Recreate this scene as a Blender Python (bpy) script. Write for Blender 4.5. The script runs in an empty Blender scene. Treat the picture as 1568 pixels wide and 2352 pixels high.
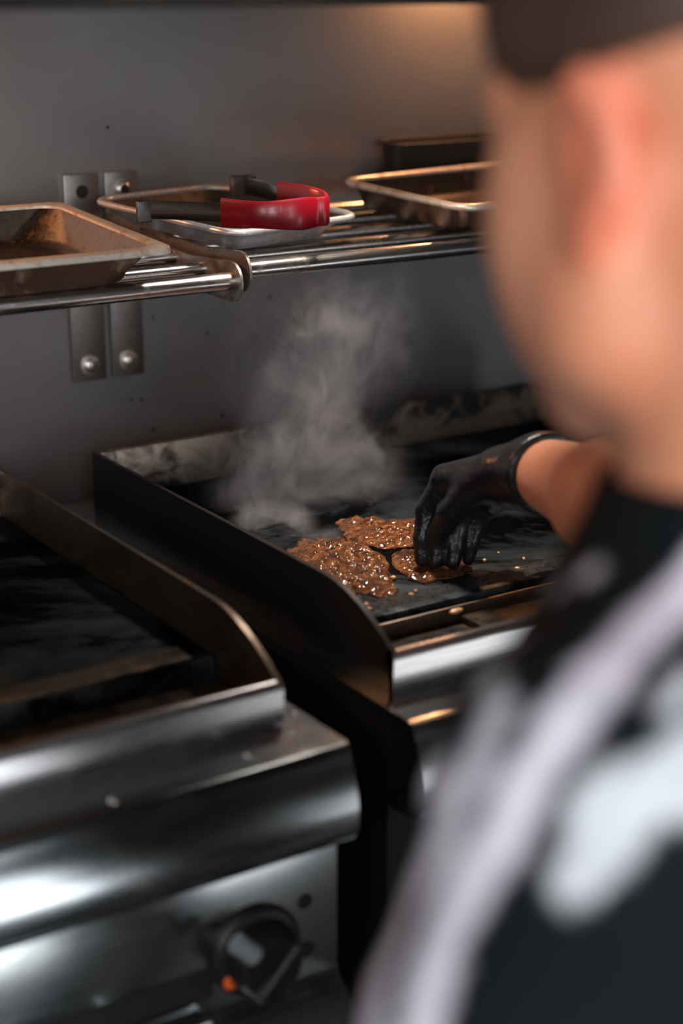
import bpy, bmesh, math, random
import numpy as np
from mathutils import Vector, Matrix, noise

random.seed(7)
scene = bpy.context.scene
COL = scene.collection
PI = math.pi

# ------------------------------------------------------------------ camera
FPX, PITCH, AZ = 3890.0, math.radians(17.6), math.radians(33.3)
CAM = Vector((0, 0, 1.58))
fh = Vector((math.sin(AZ), math.cos(AZ), 0)); RT = Vector((math.cos(AZ), -math.sin(AZ), 0))
FW = fh * math.cos(PITCH) - Vector((0, 0, 1)) * math.sin(PITCH)
UP = fh * math.sin(PITCH) + Vector((0, 0, 1)) * math.cos(PITCH)
cd = bpy.data.cameras.new('camera'); cam = bpy.data.objects.new('camera', cd); COL.objects.link(cam)
cam.matrix_world = Matrix((( RT.x, UP.x, -FW.x, CAM.x), (RT.y, UP.y, -FW.y, CAM.y), (RT.z, UP.z, -FW.z, CAM.z), (0, 0, 0, 1)))
cd.sensor_fit = 'VERTICAL'; cd.sensor_height = 36.0; cd.sensor_width = 24.0
cd.lens = FPX / 2352 * 36.0
cd.clip_start = 0.02
cd.dof.use_dof = True; cd.dof.focus_distance = 1.82; cd.dof.aperture_fstop = 1.9
scene.camera = cam

# ------------------------------------------------------------------ world, daylight, exposure
w = bpy.data.worlds.new('world'); scene.world = w; w.use_nodes = True
w.node_tree.nodes['Background'].inputs[0].default_value = (0.75, 0.85, 1.0, 1)
w.node_tree.nodes['Background'].inputs[1].default_value = 0.6

def area(name, loc, size, rot, power, color):
    l = bpy.data.lights.new(name, 'AREA'); l.shape = 'RECTANGLE'; l.size, l.size_y = size
    l.energy = power; l.color = color
    o = bpy.data.objects.new(name, l); COL.objects.link(o); o.location = loc; o.rotation_euler = rot
    return o
# daylight through the hatch opposite the griddles, plus lights in added unseen openings
area('daylight_hatch', (-0.10, -0.74, 1.62), (1.2, 0.8), (PI/2, 0, 0), 32, (0.95, 0.97, 1.0))
area('added_door_light', (1.10, -0.74, 0.96), (0.32, 1.86), (PI/2, 0, 0), 9.0, (0.95, 0.98, 1.0))  # unseen doorway added so the steel fronts catch a bright reflection
area('added_low_light', (2.225, -0.74, 0.39), (0.79, 0.70), (PI/2, 0, 0), 3.2, (1.0, 0.97, 0.95))  # low unseen opening added to put bright reflections in the steel
area('added_side_fill', (-1.28, -0.25, 1.65), (0.8, 0.7), (PI/2, 0, -PI/2), 12, (1.0, 0.97, 0.95))  # fill for the cook's cheek, from an added unseen window

vs = scene.view_settings
vs.view_transform = 'Standard'; vs.look = 'None'; vs.gamma = 1.0; vs.use_curve_mapping = False
vs.exposure = 0.0
scene.cycles.use_denoising = True
cy = scene.cycles
cy.max_bounces = 4; cy.diffuse_bounces = 2; cy.glossy_bounces = 3; cy.transmission_bounces = 2; cy.volume_bounces = 0
cy.volume_step_rate = 0.5; cy.volume_max_steps = 48; cy.use_adaptive_sampling = True; cy.adaptive_threshold = 0.12; cy.adaptive_min_samples = 16
cy.caustics_reflective = False; cy.caustics_refractive = False; cy.sample_clamp_indirect = 4.0
try: scene.cycles.denoiser = 'OPENIMAGEDENOISE'
except Exception: pass

# ------------------------------------------------------------------ helpers
def ray(x, y): return FW + RT * ((x - 784) / FPX) - UP * ((y - 1176) / FPX)
def atz(x, y, z): r = ray(x, y); return CAM + r * ((z - CAM.z) / r.z)
def aty(x, y, Y): r = ray(x, y); return CAM + r * (Y / r.y)
def atd(x, y, d): return CAM + ray(x, y) * d

def tag(o, label=None, cat=None, group=None, kind=None):
    if label: o['label'] = label
    if cat: o['category'] = cat
    if group: o['group'] = group
    if kind: o['kind'] = kind
    return o
def empty(name, loc=(0, 0, 0), rot=(0, 0, 0)):
    o = bpy.data.objects.new(name, None); COL.objects.link(o); o.location = loc; o.rotation_euler = rot
    o.empty_display_size = 0.05
    return o
def obj(name, me, mat, parent=None, smooth=None, loc=None):
    if isinstance(me, bmesh.types.BMesh):
        b = me; me = bpy.data.meshes.new(name); bmesh.ops.recalc_face_normals(b, faces=b.faces); b.to_mesh(me); b.free()
    o = bpy.data.objects.new(name, me); COL.objects.link(o)
    if mat: me.materials.append(M[mat])
    if parent: o.parent = parent
    if loc is not None: o.location = loc
    if smooth is not None:
        for p in me.polygons: p.use_smooth = True
        if smooth < 179:
            me.set_sharp_from_angle(angle=math.radians(smooth))
    return o
def box(b, x0, x1, y0, y1, z0, z1, bev=0.0, seg=2):
    t = bmesh.new()
    vs_ = [t.verts.new(p) for p in ((x0,y0,z0),(x1,y0,z0),(x1,y1,z0),(x0,y1,z0),(x0,y0,z1),(x1,y0,z1),(x1,y1,z1),(x0,y1,z1))]
    for f in ((0,3,2,1),(4,5,6,7),(0,1,5,4),(1,2,6,5),(2,3,7,6),(3,0,4,7)): t.faces.new([vs_[i] for i in f])
    if bev > 0: bmesh.ops.bevel(t, geom=t.edges[:], offset=bev, segments=seg, affect='EDGES', profile=0.5)
    me = bpy.data.meshes.new('t'); t.to_mesh(me); t.free(); b.from_mesh(me); bpy.data.meshes.remove(me)
    return b
def nb(): return bmesh.new()
def bxo(name, dims, mat, parent=None, bev=0.002, seg=2):
    return obj(name, box(nb(), *dims, bev=bev, seg=seg), mat, parent, smooth=40)
def tube(b, pts, r, n=14, cap=True, rs=None):
    pts = [Vector(p) for p in pts]; rings = []
    for i, p in enumerate(pts):
        d = (pts[min(i+1, len(pts)-1)] - pts[max(i-1, 0)]).normalized()
        a = Vector((0, 0, 1)) if abs(d.z) < 0.9 else Vector((1, 0, 0))
        u = d.cross(a).normalized(); v = d.cross(u).normalized()
        rr = rs[i] if rs else r
        rings.append([b.verts.new(p + u*math.cos(2*PI*k/n)*rr + v*math.sin(2*PI*k/n)*rr) for k in range(n)])
    for A, B in zip(rings, rings[1:]):
        for k in range(n): b.faces.new((A[k], A[(k+1)%n], B[(k+1)%n], B[k]))
    if cap: b.faces.new(rings[0][::-1]); b.faces.new(rings[-1])
    return b
def prism_x(b, poly, x0, x1):
    """poly in (y, z) swept along x"""
    A = [b.verts.new((x0, y, z)) for y, z in poly]; B = [b.verts.new((x1, y, z)) for y, z in poly]
    n = len(poly)
    for k in range(n): b.faces.new((A[k], A[(k+1)%n], B[(k+1)%n], B[k]))
    b.faces.new(A[::-1]); b.faces.new(B)
    return b
def rrect(hx, hy, r, n=6):
    r = min(r, hx, hy); out = []
    for cx, cy, a0 in ((hx-r, hy-r, 0), (-hx+r, hy-r, PI/2), (-hx+r, -hy+r, PI), (hx-r, -hy+r, 1.5*PI)):
        for k in range(n+1):
            a = a0 + PI/2*k/n; out.append((cx + r*math.cos(a), cy + r*math.sin(a)))
    return out
def loft(b, rings, cap0=True, cap1=True, close=False):
    R = [[b.verts.new(p) for p in ring] for ring in rings]; n = len(R[0])
    seq = list(zip(R, R[1:])) + ([(R[-1], R[0])] if close else [])
    for A, B in seq:
        for k in range(n): b.faces.new((A[k], A[(k+1)%n], B[(k+1)%n], B[k]))
    if cap0 and not close: b.faces.new(R[0][::-1])
    if cap1 and not close: b.faces.new(R[-1])
    return b
def lathe(b, prof, axis, origin, n=32):
    """prof: (radius, height along axis)"""
    ax = Vector(axis).normalized(); a = Vector((0, 0, 1)) if abs(ax.z) < 0.9 else Vector((1, 0, 0))
    u = ax.cross(a).normalized(); v = ax.cross(u); o = Vector(origin)
    rings = [[o + ax*h + (u*math.cos(2*PI*k/n) + v*math.sin(2*PI*k/n))*max(r, 1e-5) for k in range(n)] for r, h in prof]
    return loft(b, rings)

# ------------------------------------------------------------------ materials
M = {}
class N:
    def __init__(s, name):
        s.m = bpy.data.materials.new(name); s.m.use_nodes = True; s.t = s.m.node_tree
        s.p = s.t.nodes['Principled BSDF']; M[name] = s.m
    def n(s, typ, **kw):
        x = s.t.nodes.new('ShaderNode' + typ)
        for k, v in kw.items():
            if k.startswith('i_'):
                key = k[2:]; key = int(key) if key.isdigit() else key
                x.inputs[key].default_value = v
            else: setattr(x, k, v)
        return x
    def l(s, a, b): s.t.links.new(a, b)
    def coord(s, scale=(1, 1, 1), kind='Object', rot=(0, 0, 0)):
        tc = s.n('TexCoord'); mp = s.n('Mapping'); mp.inputs['Scale'].default_value = scale; mp.inputs['Rotation'].default_value = rot
        s.l(tc.outputs[kind], mp.inputs['Vector']); return mp.outputs[0]
    def noise(s, vec, scale, detail=4, rough=0.55, dist=0.0):
        x = s.n('TexNoise'); x.inputs['Scale'].default_value = scale; x.inputs['Detail'].default_value = detail
        x.inputs['Roughness'].default_value = rough; x.inputs['Distortion'].default_value = dist
        s.l(vec, x.inputs['Vector']); return x.outputs[0]
    def ramp(s, fac, stops):
        r = s.n('ValToRGB'); e = r.color_ramp.elements
        while len(e) < len(stops): e.new(0.5)
        for k, (p, c) in enumerate(stops):
            e[k].position = p; e[k].color = (c, c, c, 1) if isinstance(c, (int, float)) else (*c, 1)
        s.l(fac, r.inputs[0]); return r.outputs[0]
    def mix(s, fac, a, b):
        m = s.n('Mix', data_type='RGBA')
        for v, i in ((fac, 0), (a, 6), (b, 7)):
            if isinstance(v, (int, float)): m.inputs[i].default_value = v
            elif isinstance(v, tuple): m.inputs[i].default_value = (*v, 1)
            else: s.l(v, m.inputs[i])
        return m.outputs[2]
    def math(s, op, a, b=None):
        m = s.n('Math', operation=op)
        for v, i in ((a, 0), (b, 1)):
            if v is None: continue
            if isinstance(v, (int, float)): m.inputs[i].default_value = v
            else: s.l(v, m.inputs[i])
        return m.outputs[0]
    def bump(s, h, strength=0.2, dist=0.001):
        b = s.n('Bump'); b.inputs['Strength'].default_value = strength; b.inputs['Distance'].default_value = dist
        s.l(h, b.inputs['Height']); s.l(b.outputs[0], s.p.inputs['Normal'])
    def set(s, **kw):
        for k, v in kw.items():
            k = k.replace('_', ' ')
            if isinstance(v, (int, float)): s.p.inputs[k].default_value = v
            elif isinstance(v, tuple): s.p.inputs[k].default_value = (*v, 1) if len(v) == 3 and k != 'Subsurface Radius' else v
            else: s.l(v, s.p.inputs[k])
        return s

def steel(name, base, rough, brush=(3, 60, 200), stain=(0.16, 0.10, 0.06), amount=0.5, lo=0.55, hi=0.75, sscale=9.0, metallic=1.0, streak=0.10):
    m = N(name); v = m.coord(); bv = m.coord(brush)
    br = m.noise(bv, 6.0, 2, 0.6)
    st = m.ramp(m.noise(v, sscale, 4, 0.65, 0.4), [(lo, 0.0), (hi, 1.0)])
    stf = m.math('MULTIPLY', st, amount)
    c = m.mix(stf, base, stain)
    m.set(Base_Color=c, Metallic=metallic)
    r = m.math('ADD', m.math('MULTIPLY', m.math('SUBTRACT', br, 0.5), streak*2), rough)
    m.set(Roughness=m.math('ADD', r, m.math('MULTIPLY', stf, 0.25)))
    return m
steel('brushed_steel', (0.43, 0.46, 0.47), 0.20, stain=(0.25, 0.19, 0.14), amount=0.35)
steel('wall_steel', (0.245, 0.247, 0.255), 0.42, brush=(4, 60, 260), stain=(0.18, 0.15, 0.135), amount=0.45, lo=0.45, hi=0.8, sscale=3.0, metallic=0.82)
steel('rack_steel', (0.66, 0.64, 0.62), 0.24, brush=(4, 200, 200), stain=(0.22, 0.13, 0.07), amount=0.5, lo=0.56, hi=0.72, sscale=22)
steel('bracket_steel', (0.38, 0.36, 0.34), 0.42, stain=(0.10, 0.05, 0.025), amount=0.85, lo=0.46, hi=0.66, sscale=30)
steel('flange_steel', (0.33, 0.325, 0.315), 0.40, stain=(0.12, 0.065, 0.035), amount=0.7, lo=0.56, hi=0.72, sscale=26)
steel('box_steel', (0.20, 0.155, 0.12), 0.36, brush=(20, 3, 200), stain=(0.06, 0.035, 0.02), amount=0.8, lo=0.40, hi=0.66, sscale=12)
steel('box_front_steel', (0.60, 0.59, 0.59), 0.27, stain=(0.30, 0.22, 0.16), amount=0.4, lo=0.56, hi=0.8)
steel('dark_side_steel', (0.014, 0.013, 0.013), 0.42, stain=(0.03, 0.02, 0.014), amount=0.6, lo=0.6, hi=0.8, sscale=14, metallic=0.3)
steel('splash_steel', (0.42, 0.35, 0.29), 0.45, stain=(0.03, 0.03, 0.03), amount=0.95, lo=0.44, hi=0.58, sscale=16)
steel('bolt_steel', (0.55, 0.53, 0.50), 0.35, stain=(0.12, 0.06, 0.03), amount=0.6, sscale=200)
steel('aluminium', (0.66, 0.66, 0.67), 0.30, metallic=0.65, brush=(40, 40, 40), stain=(0.40, 0.31, 0.24), amount=0.7, lo=0.48, hi=0.62, sscale=35)
steel('aluminium_dark', (0.16, 0.155, 0.15), 0.42, brush=(40, 40, 40), stain=(0.05, 0.035, 0.025), amount=0.7, lo=0.40, hi=0.62, sscale=25)
steel('pan_rim', (0.78, 0.70, 0.60), 0.32, metallic=0.5, brush=(40, 40, 40), stain=(0.34, 0.19, 0.10), amount=0.7, lo=0.52, hi=0.66, sscale=50)
steel('pan_inside', (0.22, 0.19, 0.165), 0.30, brush=(40, 40, 40), stain=(0.10, 0.05, 0.03), amount=0.9, lo=0.58, hi=0.66, sscale=60)
steel('pan_burnt', (0.085, 0.045, 0.030), 0.40, metallic=0.4, brush=(40, 40, 40), stain=(0.42, 0.27, 0.18), amount=0.75, lo=0.52, hi=0.72, sscale=38)
steel('pan_rust', (0.16, 0.10, 0.07), 0.38, brush=(40, 40, 40), stain=(0.42, 0.22, 0.12), amount=0.7, lo=0.48, hi=0.66, sscale=30)
steel('tong_steel', (0.24, 0.23, 0.225), 0.22, brush=(3, 3, 3), streak=0.02, stain=(0.2, 0.15, 0.1), amount=0.2, sscale=10)
steel('hood_steel', (0.06, 0.055, 0.05), 0.5)

def plain(name, col, rough, metallic=0.0, nscale=40, var=0.25, bump=0.1, **kw):
    m = N(name); v = m.coord(); n_ = m.noise(v, nscale, 5)
    c = m.mix(m.math('MULTIPLY', n_, var), col, tuple(x*0.45 for x in col))
    m.set(Base_Color=c, Roughness=rough, Metallic=metallic, **kw); m.bump(n_, bump, 0.001); return m
plain('floor_tile', (0.09, 0.09, 0.09), 0.5, nscale=6)
plain('dark_paint', (0.035, 0.038, 0.04), 0.6, nscale=3)
plain('ceiling_paint', (0.12, 0.12, 0.12), 0.7, nscale=3)
plain('red_plastic', (0.16, 0.002, 0.007), 0.30, nscale=60, var=0.3, Coat_Weight=0.1)
plain('black_plastic', (0.006, 0.006, 0.007), 0.45, nscale=80, bump=0.05)
plain('black_tin', (0.006, 0.006, 0.006), 0.6, nscale=30)
plain('hole_shade_black', (0.002, 0.002, 0.002), 0.7)
plain('orange_mark', (0.85, 0.13, 0.02), 0.45, var=0.1)
plain('grey_plastic', (0.22, 0.24, 0.25), 0.35)
plain('trousers', (0.012, 0.013, 0.016), 0.85, nscale=200)
plain('shoe_black', (0.01, 0.01, 0.01), 0.5)
plain('eye_white', (0.8, 0.78, 0.75), 0.2)
plain('fat_scrap', (0.75, 0.42, 0.18), 0.35, nscale=150)
plain('lamp_glass', (0.8, 0.5, 0.25), 0.3, Emission_Color=(1.0, 0.45, 0.14, 1.0), Emission_Strength=6.0)

plain('added_lamp_glow', (0.8, 0.8, 0.78), 0.3, Emission_Color=(1.0, 0.93, 0.86, 1.0), Emission_Strength=4.0)  # glowing face of the added hood lamp

def griddle_mat():
    m = N('griddle_iron'); v = m.coord()
    a = m.noise(v, 7.0, 6, 0.65, 0.6); b = m.noise(v, 60, 6, 0.7)
    c = m.mix(m.ramp(a, [(0.36, 0.0), (0.56, 1.0)]), (0.090, 0.105, 0.112), (0.004, 0.0036, 0.0032))
    c = m.mix(m.math('MULTIPLY', m.ramp(b, [(0.60, 0.0), (0.70, 1.0)]), 0.8), c, (0.02, 0.013, 0.01))
    m.set(Base_Color=c, Metallic=0.8, Specular_IOR_Level=0.2, Specular_Tint=(0.30, 0.34, 0.36), Roughness=m.ramp(a, [(0.3, 0.30), (0.7, 0.52)])); m.bump(b, 0.25, 0.0012)
griddle_mat()
def residue_mat():
    m = N('burnt_residue'); v = m.coord(); a = m.noise(v, 170, 6, 0.75); b = m.noise(v, 24, 4)
    c = m.mix(m.ramp(b, [(0.4, 0.0), (0.7, 1.0)]), (0.010, 0.011, 0.012), (0.035, 0.020, 0.013))
    m.set(Base_Color=c, Roughness=m.ramp(a, [(0.35, 0.18), (0.7, 0.55)])); m.bump(a, 0.9, 0.003)
residue_mat()
def trough_mat():
    m = N('trough_steel'); v = m.coord(); a = m.noise(v, 30, 6, 0.7)
    c = m.mix(m.ramp(a, [(0.4, 0.0), (0.65, 1.0)]), (0.14, 0.10, 0.07), (0.02, 0.013, 0.01))
    m.set(Base_Color=c, Metallic=0.6, Roughness=0.36); m.bump(a, 0.3, 0.001)
trough_mat()
def skin_mat():
    m = N('skin'); v = m.coord(); a = m.noise(v, 14, 5); b = m.noise(v, 300, 3)
    c = m.mix(m.ramp(a, [(0.35, 0.0), (0.7, 1.0)]), (0.64, 0.27, 0.155), (0.58, 0.21, 0.11))
    fl = m.n('Attribute', attribute_name='flush')
    c = m.mix(fl.outputs['Fac'], c, (0.66, 0.11, 0.06))
    m.set(Base_Color=c, Roughness=0.5, Sheen_Weight=0.05)
    m.bump(b, 0.1, 0.0006)
skin_mat()
def hair_mat():
    m = N('hair'); v = m.coord((1, 1, 0.25)); a = m.noise(v, 260, 4)
    m.set(Base_Color=m.mix(a, (0.030, 0.014, 0.008), (0.075, 0.034, 0.019)), Roughness=0.55); m.bump(a, 0.8, 0.003)
hair_mat()
def glove_mat():
    m = N('black_nitrile'); v = m.coord((1, 1, 1)); a = m.noise(v, 45, 4, 0.6, 1.2)
    m.set(Base_Color=(0.010, 0.011, 0.013), Roughness=0.30); m.bump(a, 0.5, 0.004)
glove_mat()
def shirt_mat():
    m = N('shirt_cloth'); v = m.coord(); at = m.n('Attribute', attribute_name='print'); a2 = m.n('Attribute', attribute_name='tone')
    b = m.noise(v, 60, 4, 0.6)
    pale = m.mix(a2.outputs['Fac'], (0.64, 0.60, 0.68), (0.47, 0.50, 0.52))
    pale = m.mix(m.math('MULTIPLY', m.ramp(b, [(0.45, 0.0), (0.7, 1.0)]), 0.35), pale, (0.20, 0.19, 0.24))
    c = m.mix(at.outputs['Fac'], (0.003, 0.0052, 0.006), pale)
    wv = m.noise(v, 900, 2)
    m.set(Base_Color=c, Roughness=0.9, Specular_IOR_Level=0.15); m.bump(wv, 0.2, 0.0008)
shirt_mat()
def meat_mat():
    m = N('fried_meat'); v = m.coord((1, 1, 1)); f = m.coord((1.0, 3.5, 1.0), rot=(0, 0, 0.5))
    a = m.noise(f, 75, 6, 0.75, 0.9); b = m.noise(v, 38, 5, 0.65)
    c = m.ramp(a, [(0.36, (0.030, 0.008, 0.003)), (0.46, (0.13, 0.036, 0.008)), (0.55, (0.26, 0.084, 0.019)), (0.66, (0.50, 0.21, 0.07))])
    c = m.mix(m.ramp(b, [(0.50, 0.0), (0.66, 0.85)]), c, (0.022, 0.007, 0.003))
    m.set(Base_Color=c, Roughness=m.ramp(a, [(0.4, 0.25), (0.6, 0.5)]), Specular_IOR_Level=0.3, Coat_Weight=0.35, Coat_Roughness=0.06); m.bump(a, 1.0, 0.004)
meat_mat()

# ------------------------------------------------------------------ setting
YW = 1.90
XL, XR, YF, ZC = -1.3, 3.1, -0.75, 2.35
def struct(name, b, mat): return tag(obj(name, b, mat, smooth=30), kind='structure')
struct('floor', box(nb(), XL-.1, XR+.1, YF-.1, YW+.1, -0.1, 0), 'floor_tile')
struct('ceiling', box(nb(), XL-.1, XR+.1, YF-.1, YW+.1, ZC, ZC+.1), 'ceiling_paint')
wb = struct('wall_back', box(nb(), XL-.1, XR+.1, YW, YW+.1, 0, ZC), 'wall_steel')
for px, py, q in ((302, 918, .0022), (325, 919, .0024), (620, 683, .0030), (351, 986, .0026), (351, 729, .0018), (247, 292, .0020), (475, 765, .0022), (510, 955, .0026)):
    h = aty(px, py, YW); obj('screw_hole', lathe(nb(), [(0, 0), (q, 0), (q, .0006), (0, .0006)], (0, -1, 0), h, 14), 'hole_shade_black', wb)
b = nb()
for y0, y1, z0, z1 in ((YF-.1, -.67, 0, ZC), (.17, YW, 0, ZC), (-.67, .17, 0, 1.28), (-.67, .17, 2.02, ZC)): box(b, XL-.1, XL, y0, y1, z0, z1)
struct('wall_left', b, 'dark_paint')
b = nb()
for y0, y1, z0, z1 in ((-.67, -.65, 1.28, 2.02), (.15, .17, 1.28, 2.02), (-.67, .17, 1.28, 1.30), (-.67, .17, 2.0, 2.02)): box(b, XL-.08, XL-.03, y0, y1, z0, z1)
struct('added_side_window', b, 'brushed_steel')  # unseen window frame, added to hold the side fill light
struct('wall_right', box(nb(), XR, XR+.1, YF-.1, YW, 0, ZC), 'dark_paint')
OPEN = ((-0.72, 0.52, 1.18, 2.02, 'window_1'), (0.92, 1.28, 0.01, 1.92, 'added_door'), (1.81, 2.64, 0.01, 0.76, 'added_low_opening'))  # hatch, then two unseen openings added for reflections in the steel
b = nb(); xe = XL
for x0, x1, z0, z1, nm in OPEN:
    box(b, xe, x0, YF-.1, YF, 0, ZC); box(b, x0, x1, YF-.1, YF, 0, z0); box(b, x0, x1, YF-.1, YF, z1, ZC); xe = x1
box(b, xe, XR, YF-.1, YF, 0, ZC)
struct('wall_front', b, 'dark_paint')
for x0, x1, z0, z1, nm in OPEN:
    b = nb()
    box(b, x0, x0+.02, YF-.08, YF-.03, z0, z1); box(b, x1-.02, x1, YF-.08, YF-.03, z0, z1); box(b, x0, x1, YF-.08, YF-.03, z1-.02, z1); box(b, x0, x1, YF-.08, YF-.03, z0, z0+.02)
    struct(nm, b, 'brushed_steel')

# ------------------------------------------------------------------ hood with warm lamps
hood = tag(empty('extractor_hood', (1.0, 1.5, 1.55)), 'dark steel extractor hood above the wall rack', 'hood')
def P(parent, v): return (v[0]-parent.location.x, v[1]-parent.location.y, v[2]-parent.location.z)
def rel(o, parent):
    o.location = (-parent.location.x, -parent.location.y, -parent.location.z); return o
HZ = 1.556
b = nb(); prism_x(b, [(1.22, HZ+.05), (1.88, HZ+.45), (1.90, HZ+.45), (1.90, ZC-.02), (1.20, ZC-.02), (1.20, HZ+.05)], XL+.05, 1.62)
rel(obj('canopy', b, 'hood_steel', hood), hood)
b = nb(); box(b, XL+.05, 1.62, 1.195, 1.225, HZ, HZ+.06, 0.004); rel(obj('lip', b, 'hood_steel', hood, smooth=40), hood)
for lx, pw in ((0.44, 3.6), (1.46, 1.5)):
    b = nb(); lathe(b, [(0.0, 0), (0.03, 0.0), (0.034, 0.012), (0.03, 0.02), (0, 0.02)], (0, 0, 1), (lx, 1.80, HZ+.05), 20)
    rel(obj('lamp', b, 'lamp_glass', hood, smooth=50), hood)
    l = bpy.data.lights.new('hood_lamp_light', 'AREA'); l.shape = 'DISK'; l.size = 0.07; l.energy = pw; l.color = (1.0, 0.42, 0.17)
    o = bpy.data.objects.new('hood_lamp_light', l); COL.objects.link(o); o.location = (lx, 1.80, HZ+.045)

# unseen lamp added in the hood to brighten the meat and smoke
tl = nb(); lathe(tl, [(0.0, 0), (0.05, 0.0), (0.055, 0.015), (0.05, 0.03), (0, 0.03)], (0, 0, 1), (1.02, 1.46, HZ+.10), 24)
rel(obj('added_meat_lamp', tl, 'added_lamp_glow', hood, smooth=50), hood)
l = bpy.data.lights.new('added_meat_light', 'AREA'); l.shape = 'DISK'; l.size = 0.10; l.energy = 1.7; l.color = (1.0, 0.90, 0.80); l.spread = math.radians(75)
o = bpy.data.objects.new('added_meat_light', l); COL.objects.link(o); o.location = (1.02, 1.46, HZ+.095)

# ------------------------------------------------------------------ griddle units
ZP = 0.955; ZG = 0.988
def griddle_unit(name, label, x0, x1, bx0, bx1, panel_y, details, side_mat):
    g = tag(empty(name, ((x0+x1)/2, 1.45, 0)), label, 'griddle', 'countertop griddles side by side')
    def part(n, b, mat, smooth=40, parent=None):
        o = obj(n, b, mat, parent or g, smooth=smooth)
        if parent is None: rel(o, g)
        return o
    # base cabinet
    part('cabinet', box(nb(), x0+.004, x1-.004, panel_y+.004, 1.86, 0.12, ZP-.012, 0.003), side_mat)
    for fx in (x0+.05, x1-.05):
        for fy in (panel_y+.06, 1.80):
            b = nb(); lathe(b, [(0.018, 0), (0.022, 0.0), (0.022, 0.02), (0.016, 0.03), (0.016, 0.125), (0, 0.125)], (0, 0, 1), (fx, fy, 0), 16)
            part('foot', b, 'brushed_steel')
    # top plate with rolled front edge
    prof = [(1.86, ZP), (1.106, ZP), (1.1005, ZP-.0015), (1.0975, ZP-.006)]
    for k in range(7):
        t = k/6; prof.append((1.0965 - 0.013*math.sin(t*PI*0.62), ZP-.010 - t*0.066))
    prof += [(1.090, 0.868), (1.097, 0.863), (panel_y, 0.860), (panel_y, 0.868), (1.095, 0.880), (1.104, ZP-.012), (1.86, ZP-.012)]
    part('top_plate', prism_x(nb(), prof, x0, x1), 'brushed_steel', 35)
    # control panel and its lower flange
    part('control_panel', box(nb(), x0+.002, x1-.002, panel_y, panel_y+.004, 0.728, 0.866, 0.001), 'brushed_steel' if x0 < .5 else 'dark_side_steel')  # right panel: shade and dark reflection put into its colour
    part('flange', prism_x(nb(), [(panel_y, 0.730), (panel_y-.004, 0.722), (panel_y-.040, 0.690), (panel_y-.040, 0.676), (panel_y+.004, 0.676), (panel_y+.004, 0.730)], x0+.002, x1-.002), 'brushed_steel')
    # griddle box: two sides, back, front lip
    def side(xa, xb):
        top = [(1.153, ZP), (1.153, 0.998)]
        for k in range(7):
            t = k/6; top.append((1.153 + 0.115*t, 0.998 + 0.043*(math.sin(t*PI/2))**0.9))
        top += [(1.775, 1.042), (1.775, ZP)]
        return prism_x(nb(), top, xa, xb)
    th = .005
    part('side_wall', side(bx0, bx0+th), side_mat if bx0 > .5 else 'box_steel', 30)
    part('side_wall', side(bx1-th, bx1), 'box_steel', 30)
    part('back_wall', box(nb(), bx0+th, bx1-th, 1.765, 1.775, ZP, 1.042, 0.001), 'splash_steel')
    lip = [(1.153, ZP), (1.1515, 0.992), (1.153, 0.998), (1.157, 1.0005), (1.163, 0.999), (1.165, 0.995), (1.165, 0.985), (1.160, 0.985), (1.159, ZP)]
    part('front_lip', prism_x(nb(), lip, bx0, bx1), 'box_front_steel', 60)
    # cooking plate and grease trough
    ga, gb = bx0+th+.001, bx1-th-.001
    part('cooking_plate', box(nb(), ga, gb, 1.262, 1.764, 0.958, ZG, 0.003), 'griddle_iron')
    part('trough', box(nb(), ga, gb, 1.1655, 1.261, ZP+.001, 0.966, 0.001), 'trough_steel')
    details(g, part, ga, gb)
    return g
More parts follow.
